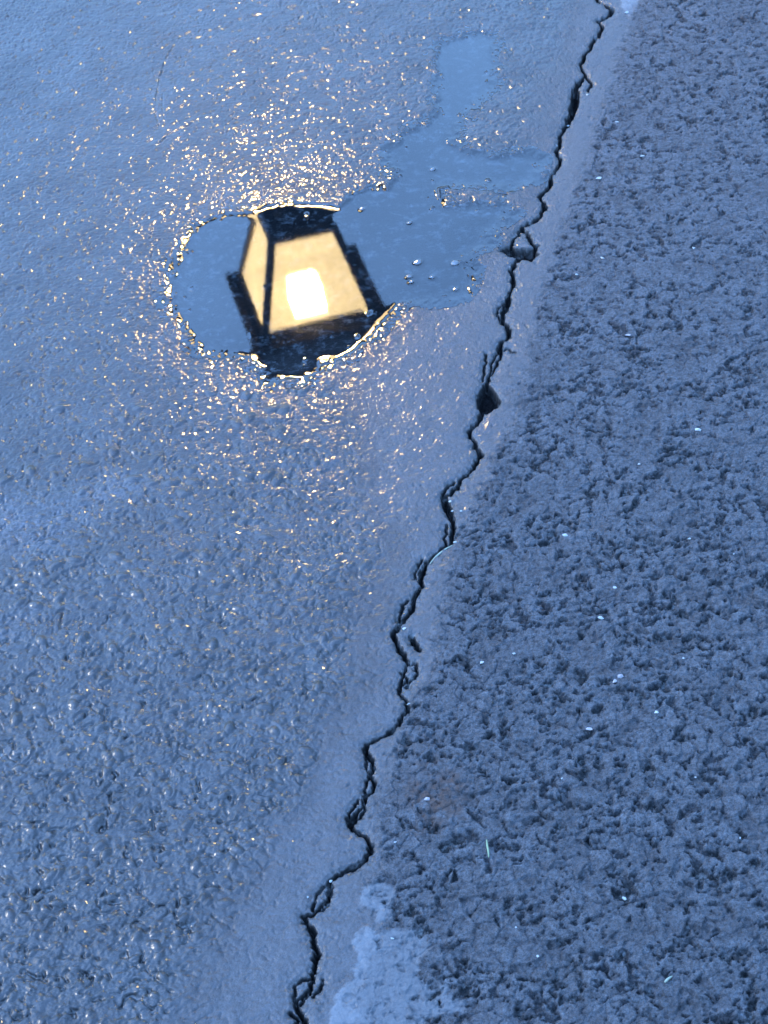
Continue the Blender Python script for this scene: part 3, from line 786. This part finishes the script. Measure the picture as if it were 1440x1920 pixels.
def straw(pxs, r, mat, lab, lift=.0012):
    pts = []
    for k, p in enumerate(pxs):
        x, y = at(*p); pts.append((x, y, lift))
    z = max(zat(p[0], p[1])[1] for p in pts)
    pts = [(p[0], p[1], z + p[2] + .001 * sin(pi * k / (len(pts) - 1))) for k, p in enumerate(pts)]
    fine = []
    n = len(pts)
    for i in range(n - 1):
        for s_ in range(4):
            u = s_ / 4; P0, P1, P2, P3 = [Vector(pts[max(0, min(n - 1, i + q))]) for q in (-1, 0, 1, 2)]
            fine.append(.5 * ((2 * P1) + (P2 - P0) * u + (2 * P0 - 5 * P1 + 4 * P2 - P3) * u * u + (3 * P1 - P0 - 3 * P2 + P3) * u ** 3))
    fine.append(Vector(pts[-1]))
    bm = bmesh.new(); tube(bm, fine, lambda t: r * (.35 + .65 * sin(pi * min(1, .12 + .85 * t))), 6)
    return tag(link('straw', bm, mat, None, True), lab, 'straw', 'bits of dry straw on the ground')


straw([(849, 1021), (836, 1029), (824, 1038), (813, 1048), (804, 1059)], .0011, M_straw, 'longest pale curved straw lying across the crack at mid height')
straw([(913, 1581), (914, 1592), (916, 1603), (917, 1614)], .0010, M_green, 'short upright greenish straw on the coarse asphalt right of the rusty stain')
straw([(1246, 1848), (1252, 1843), (1260, 1836)], .0012, M_straw, 'smallest straw fragment, near the lower right corner of the asphalt')

# ------------------------------------------------------------------ light
SUN_EL, SUN_AZ = radians(28), radians(292)
w = bpy.data.worlds.new('World'); scene.world = w; w.use_nodes = True; nt = w.node_tree
bg = nt.nodes['Background']; sky = nt.nodes.new('ShaderNodeTexSky'); sky.sky_type = 'NISHITA'; sky.sun_disc = False
sky.sun_elevation = SUN_EL; sky.sun_rotation = SUN_AZ; sky.air_density = 1.0; sky.dust_density = .3; sky.ozone_density = 6.0
tc = nt.nodes.new('ShaderNodeTexCoord'); sx = nt.nodes.new('ShaderNodeSeparateXYZ'); nt.links.new(tc.outputs['Generated'], sx.inputs[0])
ns = nt.nodes.new('ShaderNodeTexNoise'); ns.inputs['Scale'].default_value = 9; ns.inputs['Detail'].default_value = 6; nt.links.new(tc.outputs['Generated'], ns.inputs['Vector'])
ad = nt.nodes.new('ShaderNodeMath'); ad.operation = 'MULTIPLY_ADD'; nt.links.new(ns.outputs['Fac'], ad.inputs[0]); ad.inputs[1].default_value = -.16; nt.links.new(sx.outputs['Z'], ad.inputs[2])
ramp = nt.nodes.new('ShaderNodeValToRGB'); cr_ = ramp.color_ramp; nt.links.new(ad.outputs[0], ramp.inputs[0])      # added dark band for unseen trees; sky reshaped above it to balance reflections
cr_.elements[0].position = .09; cr_.elements[0].color = (.10, .085, .06, 1); cr_.elements[1].position = .13; cr_.elements[1].color = (.36, .34, .35, 1)
for ps, v in ((.38, .72), (.60, 1.08), (.78, 2.15)):
    e = cr_.elements.new(ps); e.color = (v * .97, v * .965, v * .925, 1)
mu = nt.nodes.new('ShaderNodeMix'); mu.data_type = 'RGBA'; mu.blend_type = 'MULTIPLY'; mu.inputs[0].default_value = 1
nt.links.new(sky.outputs[0], mu.inputs[6]); 
cn = nt.nodes.new('ShaderNodeTexNoise'); cn.inputs['Scale'].default_value = 5; cn.inputs['Detail'].default_value = 5; nt.links.new(tc.outputs['Generated'], cn.inputs['Vector'])   # cloud-like noise added to the sky to vary its reflection
cm = nt.nodes.new('ShaderNodeMapRange'); nt.links.new(cn.outputs['Fac'], cm.inputs[0]); cm.inputs[1].default_value = .32; cm.inputs[2].default_value = .68; cm.inputs[3].default_value = .80; cm.inputs[4].default_value = 1.22
vs = nt.nodes.new('ShaderNodeVectorMath'); vs.operation = 'SCALE'; nt.links.new(ramp.outputs[0], vs.inputs[0]); nt.links.new(cm.outputs[0], vs.inputs['Scale'])
nt.links.new(vs.outputs[0], mu.inputs[7]); nt.links.new(mu.outputs[2], bg.inputs[0]); bg.inputs[1].default_value = 1.8
sd_ = bpy.data.lights.new('sun', 'SUN'); sd_.energy = 1.1; sd_.angle = radians(12); sd_.color = (1, .96, .92)
so = bpy.data.objects.new('sun', sd_); C.objects.link(so)
dv = Vector((sin(SUN_AZ) * cos(SUN_EL), cos(SUN_AZ) * cos(SUN_EL), sin(SUN_EL)))
so.rotation_euler = dv.to_track_quat('Z', 'Y').to_euler(); so.location = dv * 5

scene.render.engine = 'CYCLES'
scene.cycles.use_denoising = True
scene.cycles.sample_clamp_indirect = 20
scene.cycles.max_bounces = 6
scene.view_settings.view_transform = 'Standard'; scene.view_settings.look = 'None'; scene.view_settings.exposure = 0
